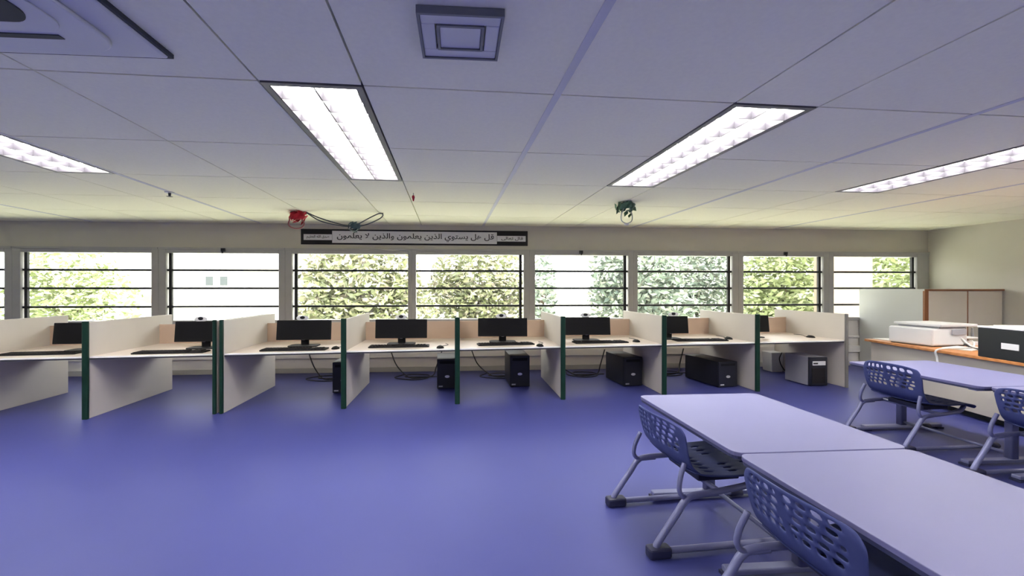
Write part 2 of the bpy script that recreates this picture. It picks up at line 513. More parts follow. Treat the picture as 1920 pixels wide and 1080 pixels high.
# ------------------------------------------------------------------ outside: lawn, trees, house, pillar
tag(MB().box(-90, 90, YW + 0.2, 120, -0.5, -0.4).build('lawn', M['grass']), 'sunlit green lawn outside the windows', 'lawn', kind='structure')
def make_tree(name, loc, crowns, leafm, n, leaf, label, trunk_h, seed):
    rnd = random.Random(seed)
    root = tag(empty(name, loc), label, 'tree', 'trees outside the windows')
    b = MB()
    b.tube(smooth_path([(0, 0, -0.02), (0.05, 0.02, trunk_h * 0.5), (-0.04, 0, trunk_h), (0.05, 0, trunk_h * 1.6)]), 0.10, 8)
    for c in crowns:
        b.tube(smooth_path([(0, 0, trunk_h * 0.7), (c[0] * 0.5, c[1] * 0.5, (c[2] + trunk_h * 0.7) / 2 + 0.1), (c[0], c[1], c[2])]), 0.035, 6)
    b.build('trunk', M['bark'], root, True)
    b = MB()
    tot = sum(c[3] * c[4] * c[5] for c in crowns)
    for c in crowns:
        for _ in range(int(n * c[3] * c[4] * c[5] / tot)):
            while True:
                p = Vector((rnd.uniform(-1, 1), rnd.uniform(-1, 1), rnd.uniform(-1, 1)))
                if 0.25 < p.length < 1: break
            q = Vector((c[0] + p.x * c[3], c[1] + p.y * c[4], c[2] + p.z * c[5]))
            a = Vector((rnd.gauss(0, 1), rnd.gauss(0, 1), rnd.gauss(0, 0.6))).normalized()
            d = a.cross(Vector((rnd.gauss(0, 1), rnd.gauss(0, 1), rnd.gauss(0, 1)))).normalized()
            s = leaf * rnd.uniform(0.6, 1.3)
            b.add([q - a * s, q - d * s * 0.42, q + a * s, q + d * s * 0.42], [(0, 1, 2, 3)])
    tag(b.build('foliage', leafm, root), kind='stuff')
    return root
make_tree('tree', (-3.4, 14.2, -0.4), [(0, 0, 2.2, 2.1, 1.2, 1.9), (-1.0, 0.3, 1.0, 1.5, 1.1, 1.1), (1.2, 0, 1.2, 1.5, 1.1, 1.3)], M['leaf_a'], 6500, 0.15, 'bushy yellow-green tree behind the fourth window from left edge', 1.2, 1)
make_tree('tree', (0.9, 17.6, -0.4), [(0, 0, 2.2, 2.2, 1.3, 2.2), (-1.3, 0.2, 1.2, 1.6, 1, 1.4), (1.0, 0, 1.1, 1.7, 1, 1.4)], M['leaf_a'], 6500, 0.15, 'bushy yellow-green tree behind the middle window below the banner', 1.2, 2)
make_tree('tree', (3.1, 14.6, -0.4), [(0, 0, 1.8, 0.5, 0.6, 1.6)], M['leaf_b'], 700, 0.14, 'thin grey-green sapling in the left of the gap between big trees', 1.3, 3)
make_tree('tree', (6.8, 15.0, -0.4), [(0, 0, 2.5, 1.8, 1.2, 1.6), (-0.6, 0.2, 1.5, 1.2, 1, 1.2), (0.9, 0, 1.4, 1.5, 1, 1.4)], M['leaf_b'], 4800, 0.15, 'grey-green tree right of the bright gap in the row', 1.2, 4)
make_tree('tree', (11.2, 18.2, -0.4), [(0, 0, 2.3, 1.9, 1.3, 2.2), (-1.1, 0.2, 1.2, 1.7, 1, 1.4)], M['leaf_b'], 5200, 0.15, 'dense grey-green tree behind the third window from right', 1.2, 5)
make_tree('tree', (12.8, 15.0, -0.4), [(0, 0, 2.2, 1.6, 1.2, 1.9), (0.9, 0.2, 1.2, 1.4, 1, 1.3), (-1.0, 0, 1.0, 1.1, 1, 1.1)], M['leaf_c'], 5200, 0.15, 'light green tree behind the second window from right', 1.2, 6)
make_tree('tree', (20.0, 17.5, -0.4), [(0, 0, 2.2, 2.0, 1.2, 2.0)], M['leaf_c'], 2600, 0.17, 'light green tree right of the beige pillar outside', 1.2, 7)
make_tree('tree', (-14.6, 16.0, -0.4), [(0, 0, 2.3, 1.6, 1.2, 1.9), (1.1, 0, 1.3, 1.5, 1, 1.5), (-0.9, 0, 1.3, 1.3, 1, 1.3)], M['leaf_c'], 2600, 0.15, 'pale sunlit tree at the far left window', 1.2, 8)
h = tag(empty('house', (-24, 44, -0.4)), 'pale far house with small grey windows beyond the lawn', 'house')
MB().box(-16, 12, -3, 3, 0, 5.2).build('wall', M['house'], h)
MB().box(-16.5, 12.5, -3.5, 3.5, 5.2, 5.6).build('roof', M['house_roof'], h)
for xx in (-0.35, 1.0):
    f = MB().box(xx - 0.45, xx + 0.45, -3.06, -2.99, 2.1, 3.2).build('window', M['house'], h)
    MB().box(xx - 0.36, xx + 0.36, -3.08, -3.05, 2.2, 3.1).build('pane', M['house_window'], f)
MB().box(-6.6, -4.4, -3.3, -3.0, 0.5, 1.25).build('awning', M['house_pink'], h)
pc0, pc1 = at_y(1556, 540, 12.0), at_y(1637, 540, 12.0)
p = tag(empty('pillar', ((pc0.x + pc1.x) / 2, 12.3, -0.4)), 'tall beige rendered pillar outside the rightmost window', 'pillar')
pw = (pc1.x - pc0.x) / 2
MB().box(-pw, pw, -0.3, 0.3, 0, 4.5).build('shaft', M['pillar'], p, bevel=0.03)
MB().box(-pw - 0.08, pw + 0.08, -0.38, 0.38, 0, 0.35).build('base', M['pillar'], p, bevel=0.02)

# ------------------------------------------------------------------ study carrels
def row_y(x): return 5.36 + 0.075 * x
def row_x(px, dy=0.0):
    r = ray(px, 640)
    # x = r.x t ; y = r.y t = 5.36 + dy + .075 x
    t = (5.36 + dy) / (r.y - 0.075 * r.x)
    return r.x * t
posts = [row_x(-105), row_x(159), row_x(401.5), row_x(644), row_x(857.5), row_x(1056), row_x(1246), row_x(1421), row_x(1589)]
post_l2 = row_x(414.5)
ORD = ['first', 'second', 'third', 'fourth', 'fifth', 'sixth', 'seventh', 'eighth']
DZ = 0.735
TH = 0.036
PT, PD, BP = 1.145, 1.42, 1.15
def side_panel(root, ox, oy, x, front_round, trim):
    """vertical divider whose front stands on the row line at x; root-local"""
    y0 = row_y(x) - oy
    xl = x - ox
    b = MB().box(xl - TH / 2, xl + TH / 2, y0 + 0.03, y0 + PD, 0.0, PT)
    s = b.build('side_panel', M['panel'], root, bevel=0.004)
    if trim == 'slim':
        MB().prism(round_rect(xl - 0.019, xl + 0.019, y0 - 0.012, y0 + 0.03, 0.01, 4), 0.0, PT + 0.012).build('edge_trim', M['green'], s, bevel=0.003)
    elif trim == 'green':
        MB().prism(round_rect(xl - 0.034, xl + 0.034, y0 - 0.012, y0 + 0.03, 0.018, 4), 0.0, PT + 0.012).build('edge_trim', M['green'], s, bevel=0.003)
    else:
        MB().prism(round_rect(xl - 0.022, xl + 0.022, y0 + 0.0, y0 + 0.03, 0.01, 4), 0.0, PT + 0.003).build('edge_trim', M['trim_grey'], s)
    return s
look = ['cut by the left picture edge', 'beside the double green post', 'right of the double green post', 'with the desktop tower half behind its post',
        'straight ahead under the banner', 'with an angled tower on the floor', 'behind the white front table', 'at the right end beside the cabinet']
carrels = []
for i in range(8):
    xa = posts[i] if i != 2 else post_l2
    xb = posts[i + 1]
    xm = (xa + xb) / 2
    oy = row_y(xm)
    root = tag(empty('study_carrel', (xm, oy, 0)), 'white study carrel, %s from the left, %s' % (ORD[i], look[i]), 'study carrel', 'study carrels along the windows')
    carrels.append(root)
    side_panel(root, xm, oy, xa, True, 'slim' if i == 2 else 'green')
    if i == 1: side_panel(root, xm, oy, xb, True, 'slim')
    if i == 7: side_panel(root, xm, oy, xb, True, 'grey')
    last = i in (1, 7)
    a0 = xa - xm + TH / 2 + 0.001
    a1 = xb - xm - TH / 2 - 0.001
    sl = 0.075
    def para(x0, x1, d0, d1):
        return [(x0, sl * x0 + d0), (x1, sl * x1 + d0), (x1, sl * x1 + d1), (x0, sl * x0 + d1)]
    dk = MB().prism(para(a0, a1, 0.052, BP), DZ - 0.03, DZ).build('desktop', M['desk'], root)
    MB().prism(para(a0, a1, 0.035, 0.051), DZ - 0.018, DZ + 0.001).build('front_edge', M['edge_light'], dk)
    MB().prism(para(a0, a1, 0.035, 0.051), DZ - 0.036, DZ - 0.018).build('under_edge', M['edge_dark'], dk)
    MB().prism(para(a0, a1, BP + 0.001, BP + 0.024), 0.60, 1.015).build('back_panel', M['peach'], root)

# ------------------------------------------------------------------ computers
def make_monitor():
    root = empty('monitor')
    W, H = 0.74, 0.275
    t = Matrix.Rotation(math.radians(-6), 4, 'X')
    def tx(b): b.v = [tuple(t @ Vector(p) + Vector((0, 0, 0.225))) for p in b.v]; return b
    tx(MB().box(-W / 2, W / 2, -0.012, 0.022, -H / 2, H / 2)).build('case', M['black'], root, bevel=0.006)
    tx(MB().box(-W / 2 + 0.018, W / 2 - 0.018, -0.0145, -0.0125, -H / 2 + 0.02, H / 2 - 0.014)).build('screen', M['screen'], root)
    MB().prism(round_rect(-0.055, 0.055, 0.024, 0.055, 0.012, 3), 0.012, 0.21).build('stand', M['black'], root)
    MB().prism(round_rect(-0.2, 0.2, -0.11, 0.13, 0.06, 5), 0.0, 0.014).build('base', M['black'], root, bevel=0.004)
    b = MB(); b.prism_y([(0.028 * math.cos(a * math.pi / 8), 0.092 + 0.008 * math.sin(a * math.pi / 8)) for a in range(16)], -0.018, -0.008)
    b.build('emblem', M['silver'], root)
    return root
def make_keyboard():
    root = empty('keyboard')
    MB().prism(round_rect(-0.41, 0.41, -0.10, 0.10, 0.02, 4), 0.0, 0.016).build('body', M['black'], root, bevel=0.004)
    b = MB()
    for r in range(5):
        x = -0.39
        for k in range(18):
            w = 0.19 if (r == 0 and k == 5) else 0.034
            if x + w > 0.39: break
            if not (0.19 < x < 0.215): b.box(x, x + w, -0.085 + r * 0.034, -0.057 + r * 0.034, 0.0162, 0.024)
            x += w + 0.008
    tag(b.build('keys', M['keys'], root), kind='stuff')
    return root
def make_mouse():
    root = empty('mouse')
    b = MB(); b.ball((0, 0, 0), 0.052, 0.07, 0.036, 14, 8)
    b.v = [(x, y, max(z, 0)) for x, y, z in b.v]
    b.build('shell', M['black'], root, True)
    MB().box(-0.005, 0.005, 0.015, 0.045, 0.026, 0.036).build('wheel', M['silver'], root)
    MB().tube(smooth_path([(0, 0.065, 0.01), (0.02, 0.14, 0.006), (0.10, 0.26, 0.006), (0.06, 0.40, 0.006)]), 0.004, 6).build('cord', M['cable'], root, True)
    return root
where = ['at the left picture edge', 'left of the double green post', 'right of the double green post', 'in the fourth carrel from left', 'in the fifth carrel, under the banner', 'in the sixth carrel from left', 'half hidden in the seventh carrel', 'in the last carrel, mostly hidden by its divider']
mon_x = [-4.86, -3.44, -2.165, -0.83, 0.66, 1.98, 3.385, 4.86]
pm = None
for i, x in enumerate(mon_x):
    m = copy_tree(pm) if pm else make_monitor()
    pm = pm or m
    m.location = (x, row_y(x) + 0.58, DZ)
    if i > 5: m.scale = ((0.79, 0.74)[i - 6], 1, 1)
    m.rotation_euler = (0, 0, [0.06, 0.05, 0.0, 0.0, -0.06, -0.04, 0.0, 0.0][i])
    tag(m, 'black widescreen monitor %s' % where[i], 'monitor', 'monitors in the carrels')
# round paper tags standing on the monitors
tag_px = {1: (376, 600), 2: (567, 597), 3: (752, 596), 4: (940, 594), 5: (1098, 590), 6: (1263, 587)}
for i, (px, py) in tag_px.items():
    x = mon_x[i]
    c = at_y(px, py, row_y(x) + 0.60)
    zt = DZ + 0.225 + 0.275 / 2 - 0.004
    root = tag(empty('number_tag', (c.x, c.y + 0.006, zt)), 'small white oval tag on top of the monitor %s' % where[i], 'tag', 'white tags on the monitors')
    b = MB(); b.prism_y([(0.085 * math.cos(a * math.pi / 10), 0.032 + 0.036 * math.sin(a * math.pi / 10)) for a in range(20)], -0.003, 0.003)
    b.build('card', M['paper'], root)
    b = MB(); b.prism_y([(0.034 * math.cos(a * math.pi / 6), 0.040 + 0.022 * math.sin(a * math.pi / 6)) for a in range(12)], -0.006, -0.0035)
    b.build('mark', M['ink'], root)
kb = [(84, 661), (322, 659), (553, 654), (749, 648), (948, 644), (1124, 640), (1304, 635)]
kr = [0.10, 0.06, 0.03, 0.05, 0.10, 0.05, 0.0]
pk = None
for i, (px, py) in enumerate(kb):
    c = at_z(px, py, DZ + 0.015)
    c.y = min(max(c.y, row_y(c.x) + 0.17), row_y(c.x) + 0.32)
    m = copy_tree(pk) if pk else make_keyboard()
    pk = pk or m
    m.location = (c.x, c.y, DZ + 0.001)
    m.rotation_euler = (0, 0, kr[i])
    tag(m, 'black keyboard on the desk %s' % where[i], 'keyboard', 'keyboards in the carrels')
ms = {2: (629, 652), 3: (825, 652), 4: (976, 646), 5: (1193, 639), 6: (1366, 634), 7: (1520, 631)}
pmou = None
for i, (px, py) in ms.items():
    c = at_z(px, py, DZ + 0.015)
    c.y = max(c.y, row_y(c.x) + 0.12)
    m = copy_tree(pmou) if pmou else make_mouse()
    pmou = pmou or m
    if i == 4: c = at_z(985, 650, DZ); c.y = row_y(c.x) + 0.105; c.x = 1.135
    m.location = (c.x, c.y, DZ + 0.001)
    tag(m, 'black corded mouse on the desk %s' % where[i], 'mouse', 'mice in the carrels')

def make_tower(w=0.31, h=0.46, d=0.62, side=None, label_plate=False):
    root = empty('computer_tower')
    MB().box(-w / 2, w / 2, 0.03, d, 0.012, h).build('case', side or M['tower'], root, bevel=0.006)
    f = MB().box(-w / 2, w / 2, 0.0, 0.029, 0.012, h).build('front_panel', M['tower'], root, bevel=0.006)
    for sx in (-1, 1):
        for yy in (0.06, d - 0.06):
            MB().box(sx * w * 0.36 - 0.02, sx * w * 0.36 + 0.02, yy - 0.02, yy + 0.02, 0, 0.0125).build('foot', M['glide'], root)
    if label_plate:
        MB().box(-w * 0.33, w * 0.38, -0.006, -0.0005, h * 0.72, h * 0.86).build('label_plate', M['white'], f)
        MB().box(-w * 0.3, -w * 0.05, -0.008, -0.006, h * 0.76, h * 0.81).build('label_mark', M['ink'], f)
        MB().box(-w * 0.36, w * 0.36, -0.004, -0.0005, h * 0.10, h * 0.62).build('vent_panel', M['keys'], f)
    else:
        b = MB(); b.prism_y([(0.036 * math.cos(a * math.pi / 8), h * 0.42 + 0.02 * math.sin(a * math.pi / 8)) for a in range(16)], -0.006, -0.0005)
        b.build('emblem', M['silver'], f)
        MB().box(-w * 0.42, -w * 0.22, -0.004, -0.0005, 0.035, 0.055).build('sticker', M['silver'], f)
        MB().box(-w * 0.38, w * 0.38, -0.005, -0.0005, h * 0.84, h * 0.93).build('drive_door', M['black'], f, bevel=0.002)
    return root
tw = [(2, -1.69, 6.0, 0.0, {}), (3, -0.175, 6.16, 0.05, {}), (4, 0.955, 6.2, 0.02, dict(h=0.49)), (5, 2.74, 6.12, 0.10, {}),
      (6, 4.19, 5.96, 0.14, dict(w=0.34, h=0.40, d=0.75)), (7, 5.66, 5.93, 0.03, dict(h=0.46, d=0.46, side=M['tower_side'], label_plate=True))]
twl = {2: 'black computer tower half hidden behind the fourth green post from left', 3: 'black computer tower in the fourth carrel, touching its right post', 4: 'black computer tower standing alone under the fifth carrel desk',
       5: 'black computer tower showing its long left side in the sixth carrel', 6: 'wide low black computer tower under the seventh carrel desk', 7: 'grey sided computer tower with white label in the last carrel'}
for i, x, y, rz, kw in tw:
    t = make_tower(**kw)
    t.location = (x, y, 0); t.rotation_euler = (0, 0, rz)
    tag(t, twl[i], 'computer tower', 'computer towers under the carrels')

# cables under the desks
rnd = random.Random(3)
cab_where = ['second', 'third', 'fourth', 'fifth', 'sixth', 'seventh']
for n, i in enumerate((1, 2, 3, 4, 5, 6)):
    xa = (posts[i] if i != 2 else post_l2) + 0.25
    xb = posts[i + 1] - 0.28
    yw = 7.30
    root = tag(empty('cable', ((xa + xb) / 2, 6.9, 0)), 'tangle of black computer cables under the %s carrel from the left' % cab_where[n], 'cable', 'cable tangles under the carrels')
    ox = (xa + xb) / 2
    pts = [(xa - ox, 0.42, 0.42), (xa - ox + 0.12, 0.36, 0.16), (xa - ox + 0.35, 0.1, 0.012), (0.05, 0.0, 0.012), (0.3, 0.15, 0.012), (xb - ox - 0.1, 0.25, 0.15), (xb - ox, 0.3, 0.42)]
    MB().tube(smooth_path(pts, 8), 0.011, 6).build('power_cord', M['cable'], root, True)
    pts = [(-0.2, 0.3, 0.012), (-0.3, 0.05, 0.012), (0.0, -0.12, 0.012), (0.28, 0.0, 0.012), (0.2, 0.22, 0.014), (-0.1, 0.2, 0.03), (-0.15, 0.0, 0.034), (0.15, -0.02, 0.034), (0.4, 0.1, 0.012)]
    MB().tube(smooth_path([(p[0] * rnd.uniform(0.8, 1.2), p[1], p[2]) for p in pts], 8), 0.009, 6).build('coil', M['cable'], root, True)
    if i in (2, 3, 5, 6):
        MB().box(xa - ox - 0.035, xa - ox + 0.035, 0.40, 0.53, 0.40, 0.48).build('plug', M['cable'], root, bevel=0.006)
root = tag(empty('bin', (5.86, 7.1, 0)), 'small white plastic bin with a cord, under the last carrel desk', 'bin')
MB().prism_y([(-0.10, 0), (0.10, 0), (0.12, 0.36), (-0.12, 0.36)], -0.12, 0.12).build('body', M['white'], root, bevel=0.012)
MB().tube(smooth_path([(0.08, -0.125, 0.36), (0.02, -0.14, 0.25), (0.06, -0.14, 0.12), (0.12, -0.15, 0.03)]), 0.008, 6).build('cord', M['cable'], root, True)

# ------------------------------------------------------------------ banner with Arabic line
FORMS = {'ا': (0xFE8D, 0xFE8E), 'ت': (0xFE95, 0xFE96, 0xFE97, 0xFE98), 'د': (0xFEA9, 0xFEAA), 'ذ': (0xFEAB, 0xFEAC), 'ر': (0xFEAD, 0xFEAE),
         'س': (0xFEB1, 0xFEB2, 0xFEB3, 0xFEB4), 'ص': (0xFEB9, 0xFEBA, 0xFEBB, 0xFEBC), 'ظ': (0xFEC5, 0xFEC6, 0xFEC7, 0xFEC8), 'ع': (0xFEC9, 0xFECA, 0xFECB, 0xFECC),
         'ق': (0xFED5, 0xFED6, 0xFED7, 0xFED8), 'ل': (0xFEDD, 0xFEDE, 0xFEDF, 0xFEE0), 'م': (0xFEE1, 0xFEE2, 0xFEE3, 0xFEE4), 'ن': (0xFEE5, 0xFEE6, 0xFEE7, 0xFEE8),
         'ه': (0xFEE9, 0xFEEA, 0xFEEB, 0xFEEC), 'و': (0xFEED, 0xFEEE), 'ي': (0xFEF1, 0xFEF2, 0xFEF3, 0xFEF4), 'ى': (0xFEEF, 0xFEF0), 'ﻻ': (0xFEFB, 0xFEFC)}
def shape_arabic(t):
    t = t.replace('لا', 'ﻻ')
    out = []
    for i, ch in enumerate(t):
        if ch not in FORMS: out.append(ch); continue
        f = FORMS[ch]
        prev = i > 0 and t[i - 1] in FORMS and len(FORMS[t[i - 1]]) == 4
        nxt = len(f) == 4 and i + 1 < len(t) and t[i + 1] in FORMS
        k = (3 if nxt else 1) if prev else (2 if nxt else 0)
        out.append(chr(f[k]))
    return ''.join(reversed(out))
def text_part(name, s, x0, x1, z0, z1, y, m, parent):
    cu = bpy.data.curves.new(name, 'FONT')
    cu.body = shape_arabic(s)
    cu.extrude = 0.01
    cu.offset = 0.012
    o = bpy.data.objects.new(name, cu)
    COL.objects.link(o)
    bpy.context.view_layer.update()
    me = bpy.data.meshes.new_from_object(o.evaluated_get(bpy.context.evaluated_depsgraph_get()))
    bpy.data.objects.remove(o); bpy.data.curves.remove(cu)
    xs = [v.co.x for v in me.vertices]; ys = [v.co.y for v in me.vertices]
    mx, Mx, my, My = min(xs), max(xs), min(ys), max(ys)
    for v in me.vertices:
        x, yy, zz = v.co
        v.co = (x0 + (x - mx) / (Mx - mx) * (x1 - x0), y - (0.0015 if zz > 0 else 0.0), z0 + (yy - my) / (My - my) * (z1 - z0))
    me.materials.clear(); me.materials.append(m)
    me.name = name
    r = bpy.data.objects.new(name, me)
    COL.objects.link(r); r.parent = parent
    return r
BX0, BX1, BZ0, BZ1 = -2.862, 1.302, 2.345, 2.625
bn = tag(empty('banner', ((BX0 + BX1) / 2, YW, BZ0)), 'long black wall banner with grey-white Arabic calligraphy strip above the windows', 'banner')
hw = (BX1 - BX0) / 2
MB().box(-hw, hw, -0.012, -0.0005, 0, BZ1 - BZ0).build('board', M['sign_black'], bn)
MB().box(-1.525, 1.497, -0.016, -0.0125, 0.03, 0.25).build('centre_strip', M['sign_white'], bn)
MB().box(-hw + 0.05, -1.53, -0.016, -0.0125, 0.08, 0.185).build('side_strip', M['sign_white'], bn)
MB().box(1.502, hw - 0.04, -0.016, -0.0125, 0.08, 0.185).build('side_strip', M['sign_white'], bn)
text_part('lettering', 'قل هل يستوي الذين يعلمون والذين لا يعلمون', -1.44, 1.44, 0.06, 0.215, -0.0165, M['ink'], bn)
text_part('lettering', 'قال تعالى', 1.58, 1.99, 0.095, 0.17, -0.0165, M['ink'], bn)
text_part('lettering', 'صدق الله العظيم', -1.98, -1.58, 0.095, 0.17, -0.0165, M['ink'], bn)

# ------------------------------------------------------------------ ceiling decorations
def petals(c, n, rad, size, rnd):
    b = MB()
    c = Vector(c)
    for _ in range(n):
        d = Vector((rnd.gauss(0, 1), rnd.gauss(0, 1), rnd.gauss(0, 0.7))).normalized()
        q = c + d * rad * rnd.uniform(0.3, 1)
        u = d.orthogonal().normalized() * size * rnd.uniform(0.6, 1.2)
        w = d.cross(u).normalized() * size * 0.6
        n0 = d * size * 0.25
        b.add([q - u, q - w * 0.7 + n0, q + u + n0 * 2, q + w * 0.7 + n0], [(0, 1, 2, 3)])
    return b
rnd = random.Random(11)
YD = 6.3
def atd(px, py): return at_y(px, py, YD)
r0 = atd(557, 402)
root = tag(empty('paper_garland', (r0.x, YD, ZC)), 'red paper cluster and teal bow strung on a dark wire below ceiling', 'decoration')
def L(p): return (p[0] - r0.x, p[1] - YD, p[2] - ZC)
b = petals((0, 0, r0.z - ZC), 70, 0.13, 0.07, rnd)
b.v = [(p[0], p[1], min(p[2], -0.004)) for p in b.v]
b.build('red_cluster', M['red'], root)
pts = [atd(545, 408), atd(541, 420), atd(548, 427), atd(562, 428), atd(570, 421), atd(566, 409)]
MB().tube(smooth_path([L(p) for p in pts]), 0.011, 6).build('paper_loop', M['pink'], root, True)
for off in (0, 5):
    pts = [atd(572, 397), atd(600, 409 + off), atd(640, 421 + off * 0.5), atd(664, 424)]
    MB().tube(smooth_path([L(p) for p in pts]), 0.009, 6).build('wire', M['wire'], root, True)
pts = [atd(668, 422), atd(700, 405), atd(713, 400), atd(718, 403), atd(712, 410), atd(690, 420), atd(668, 426)]
MB().tube(smooth_path([L(p) for p in pts]), 0.009, 6).build('wire', M['wire'], root, True)
t0 = atd(666, 424)
petals(L(t0), 26, 0.08, 0.07, rnd).build('teal_bow', M['teal'], root)
pts = [atd(718, 402), at_z(718, 399, ZC - 0.002)]
MB().tube([L(p) for p in pts], 0.005, 6).build('hook', M['wire'], root)

g0 = at_z(1175, 380, ZC)
root = tag(empty('paper_flower', (g0.x, g0.y, ZC)), 'green paper flower hanging from ceiling with pale wire loop', 'decoration')
b = petals((0, 0, -0.05), 46, 0.15, 0.07, rnd)
b.v = [(p[0], p[1], min(p[2], -0.004)) for p in b.v]
b.build('flower', M['greenpaper'], root)
for s in (-1, 1):
    MB().tube(smooth_path([(s * 0.03, 0, -0.06), (s * 0.075, 0, -0.16), (s * 0.07, 0, -0.25), (0, 0, -0.29)]), 0.007, 6).build('wire', M['palewire'], root, True)
MB().ball((0, 0, -0.295), 0.035, 0.03, 0.018).build('bead', M['white'], root, True)
g0 = at_z(775, 362, ZC)
root = tag(empty('pendant', (g0.x, g0.y, ZC)), 'tiny red paper pendant hanging from ceiling in front of banner', 'decoration')
MB().tube([(0, 0, 0), (0, 0, -0.03)], 0.004, 6).build('string', M['wire'], root)
MB().tube([(0, 0, -0.03), (0.0, 0, -0.05), (0, 0, -0.10)], [0.012, 0.02, 0.006], 6).build('tassel', M['red'], root)
g0 = at_z(318, 360, ZC)
root = tag(empty('sprinkler', (g0.x, g0.y, ZC)), 'small sprinkler head on the ceiling at left', 'sprinkler')
MB().tube([(0, 0, 0), (0, 0, -0.012)], 0.05, 14).build('collar', M['ac'], root)
MB().tube([(0, 0, -0.012), (0, 0, -0.05), (0, 0, -0.055)], [0.016, 0.012, 0.035], 10).build('nozzle', M['slot'], root)

# ------------------------------------------------------------------ cabinet, counter and what stands on it
root = tag(empty('cabinet', (8.74, 6.35, 0)), 'waist-high wide cream cabinet with brown edging in right corner', 'cabinet')
CH = 1.53
MB().box(-0.74, -0.70, 0.02, 1.12, 0, CH - 0.03).build('side_panel', M['cabinet_side'], root)
MB().box(0.72, 0.76, 0.02, 1.12, 0, CH - 0.03).build('side_panel', M['cabinet_side'], root)
MB().box(-0.70, 0.72, 1.08, 1.12, 0, CH - 0.03).build('back_panel', M['cabinet'], root)
MB().box(-0.70, 0.72, 0.04, 1.08, 0, 0.08).build('plinth', M['cabinet'], root)
t = MB().box(-0.74, 0.765, 0.0, 1.13, CH - 0.03, CH).build('top', M['cabinet_side'], root)
MB().box(-0.74, 0.765, -0.012, -0.001, CH - 0.03, CH).build('edging', M['brown'], t)
MB().box(-0.745, -0.675, -0.012, 0.019, 0, CH - 0.03).build('edging', M['brown'], root)
for (x0, x1, hx) in ((-0.67, 0.06, 0.0), (0.085, 0.73, 0.14)):
    d = MB().box(x0, x1, -0.005, 0.018, 0.08, CH - 0.035).build('door', M['cabinet'], root, bevel=0.003)
    MB().box(hx - 0.012, hx + 0.012, -0.03, -0.006, 0.70, 0.86).build('handle', M['silver'], d, bevel=0.004)
MB().box(0.062, 0.083, -0.002, 0.015, 0.08, CH - 0.035).build('door_strip', M['brown'], root)

CZ = 0.765
cedge = [(6.27, 5.78), (5.72, 2.9)]
root = tag(empty('counter', (6.27, 5.78, 0)), 'long low beige counter with orange-brown wooden top along right side', 'counter')
def cl(pts): return [(p[0] - 6.27, p[1] - 5.78) for p in pts]
MB().prism(cl([(5.72, 2.9), (7.45, 2.9), (7.45, 5.78), (6.27, 5.78)]), CZ - 0.035, CZ).build('top', M['counter'], root, bevel=0.005)
MB().prism(cl([(5.80, 2.95), (7.40, 2.95), (7.40, 5.73), (6.33, 5.73)]), 0.08, CZ - 0.036).build('body', M['counter_body'], root)
MB().prism(cl([(5.90, 3.0), (7.35, 3.0), (7.35, 5.68), (6.42, 5.68)]), 0.0, 0.08).build('plinth', M['slot'], root)

pr = tag(empty('printer', (6.60, 5.17, CZ), 0.06), 'white desktop printer with a scanner lid on the wooden counter', 'printer')
MB().box(-0.34, 0.22, -0.26, 0.26, 0.01, 0.24).build('body', M['white'], pr, bevel=0.02)
MB().box(-0.24, 0.36, -0.28, 0.27, 0.265, 0.30).build('scanner_lid', M['white'], pr, bevel=0.01)
MB().box(-0.20, 0.22, -0.24, 0.24, 0.24, 0.265).build('scanner_gap', M['tower_side'], pr)
MB().box(-0.04, 0.18, -0.275, -0.261, 0.16, 0.23).build('control_panel', M['tower_side'], pr)
MB().box(0.22, 0.52, -0.20, 0.18, 0.09, 0.11).build('paper_tray', M['white'], pr, bevel=0.006)
MB().box(0.22, 0.50, -0.22, 0.2, 0.0, 0.05).build('output_tray', M['white'], pr, bevel=0.006)
MB().box(-0.32, 0.20, -0.24, 0.24, 0.0, 0.01).build('foot', M['slot'], pr)
for k, (x, y, rz) in enumerate(((6.50, 4.72, 0.3), (6.56, 5.60, -0.05))):
    p = MB().box(-0.20, 0.20, -0.13, 0.13, 0, 0.012).build('paper_stack', M['paper'], bevel=0.002, loc=(x, y, CZ + 0.001))
    p.rotation_euler = (0, 0, rz)
    tag(p, ['sheaf of white paper in front of the printer', 'sheaf of white paper behind the printer at counter end'][k], 'paper', 'papers on the counter')
for k, (x, y, z) in enumerate(((7.02, 4.55, 0), (7.05, 4.5, 0.032), (7.0, 4.53, 0.064))):
    p = MB().box(-0.24, 0.24, -0.16, 0.16, 0, 0.03).build('paper_tray', M['white'], bevel=0.006, loc=(x, y, CZ + 0.001 + z))
    tag(p, 'white paper tray in the pile behind the black box, %s' % ['bottom one', 'middle one', 'top one'][k], 'tray', 'paper trays on the counter')
bx = tag(empty('box', (5.97, 4.21, CZ), -math.atan2(0.55, 2.88)), 'large black box with a white label plate on counter edge', 'box')
MB().box(0.0, 0.5, -0.85, 0.0, 0.0, 0.33).build('case', M['box_black'], bx, bevel=0.008)
MB().box(-0.002, 0.502, -0.852, 0.002, 0.333, 0.352).build('lid', M['sign_white'], bx, bevel=0.004)
MB().box(-0.006, -0.0005, -0.40, -0.24, 0.12, 0.185).build('label_plate', M['sign_white'], bx)
MB().box(0.08, 0.44, -0.80, -0.08, 0.353, 0.366).build('paper', M['paper'], bx)
c0 = at_z(1805, 655, CZ)
cb = tag(empty('cable', (c0.x, c0.y, CZ)), 'pale cables hanging over the counter edge beside the black box', 'cable')
ex = 5.72 + (c0.y - 2.9) * (0.55 / 2.88) - c0.x
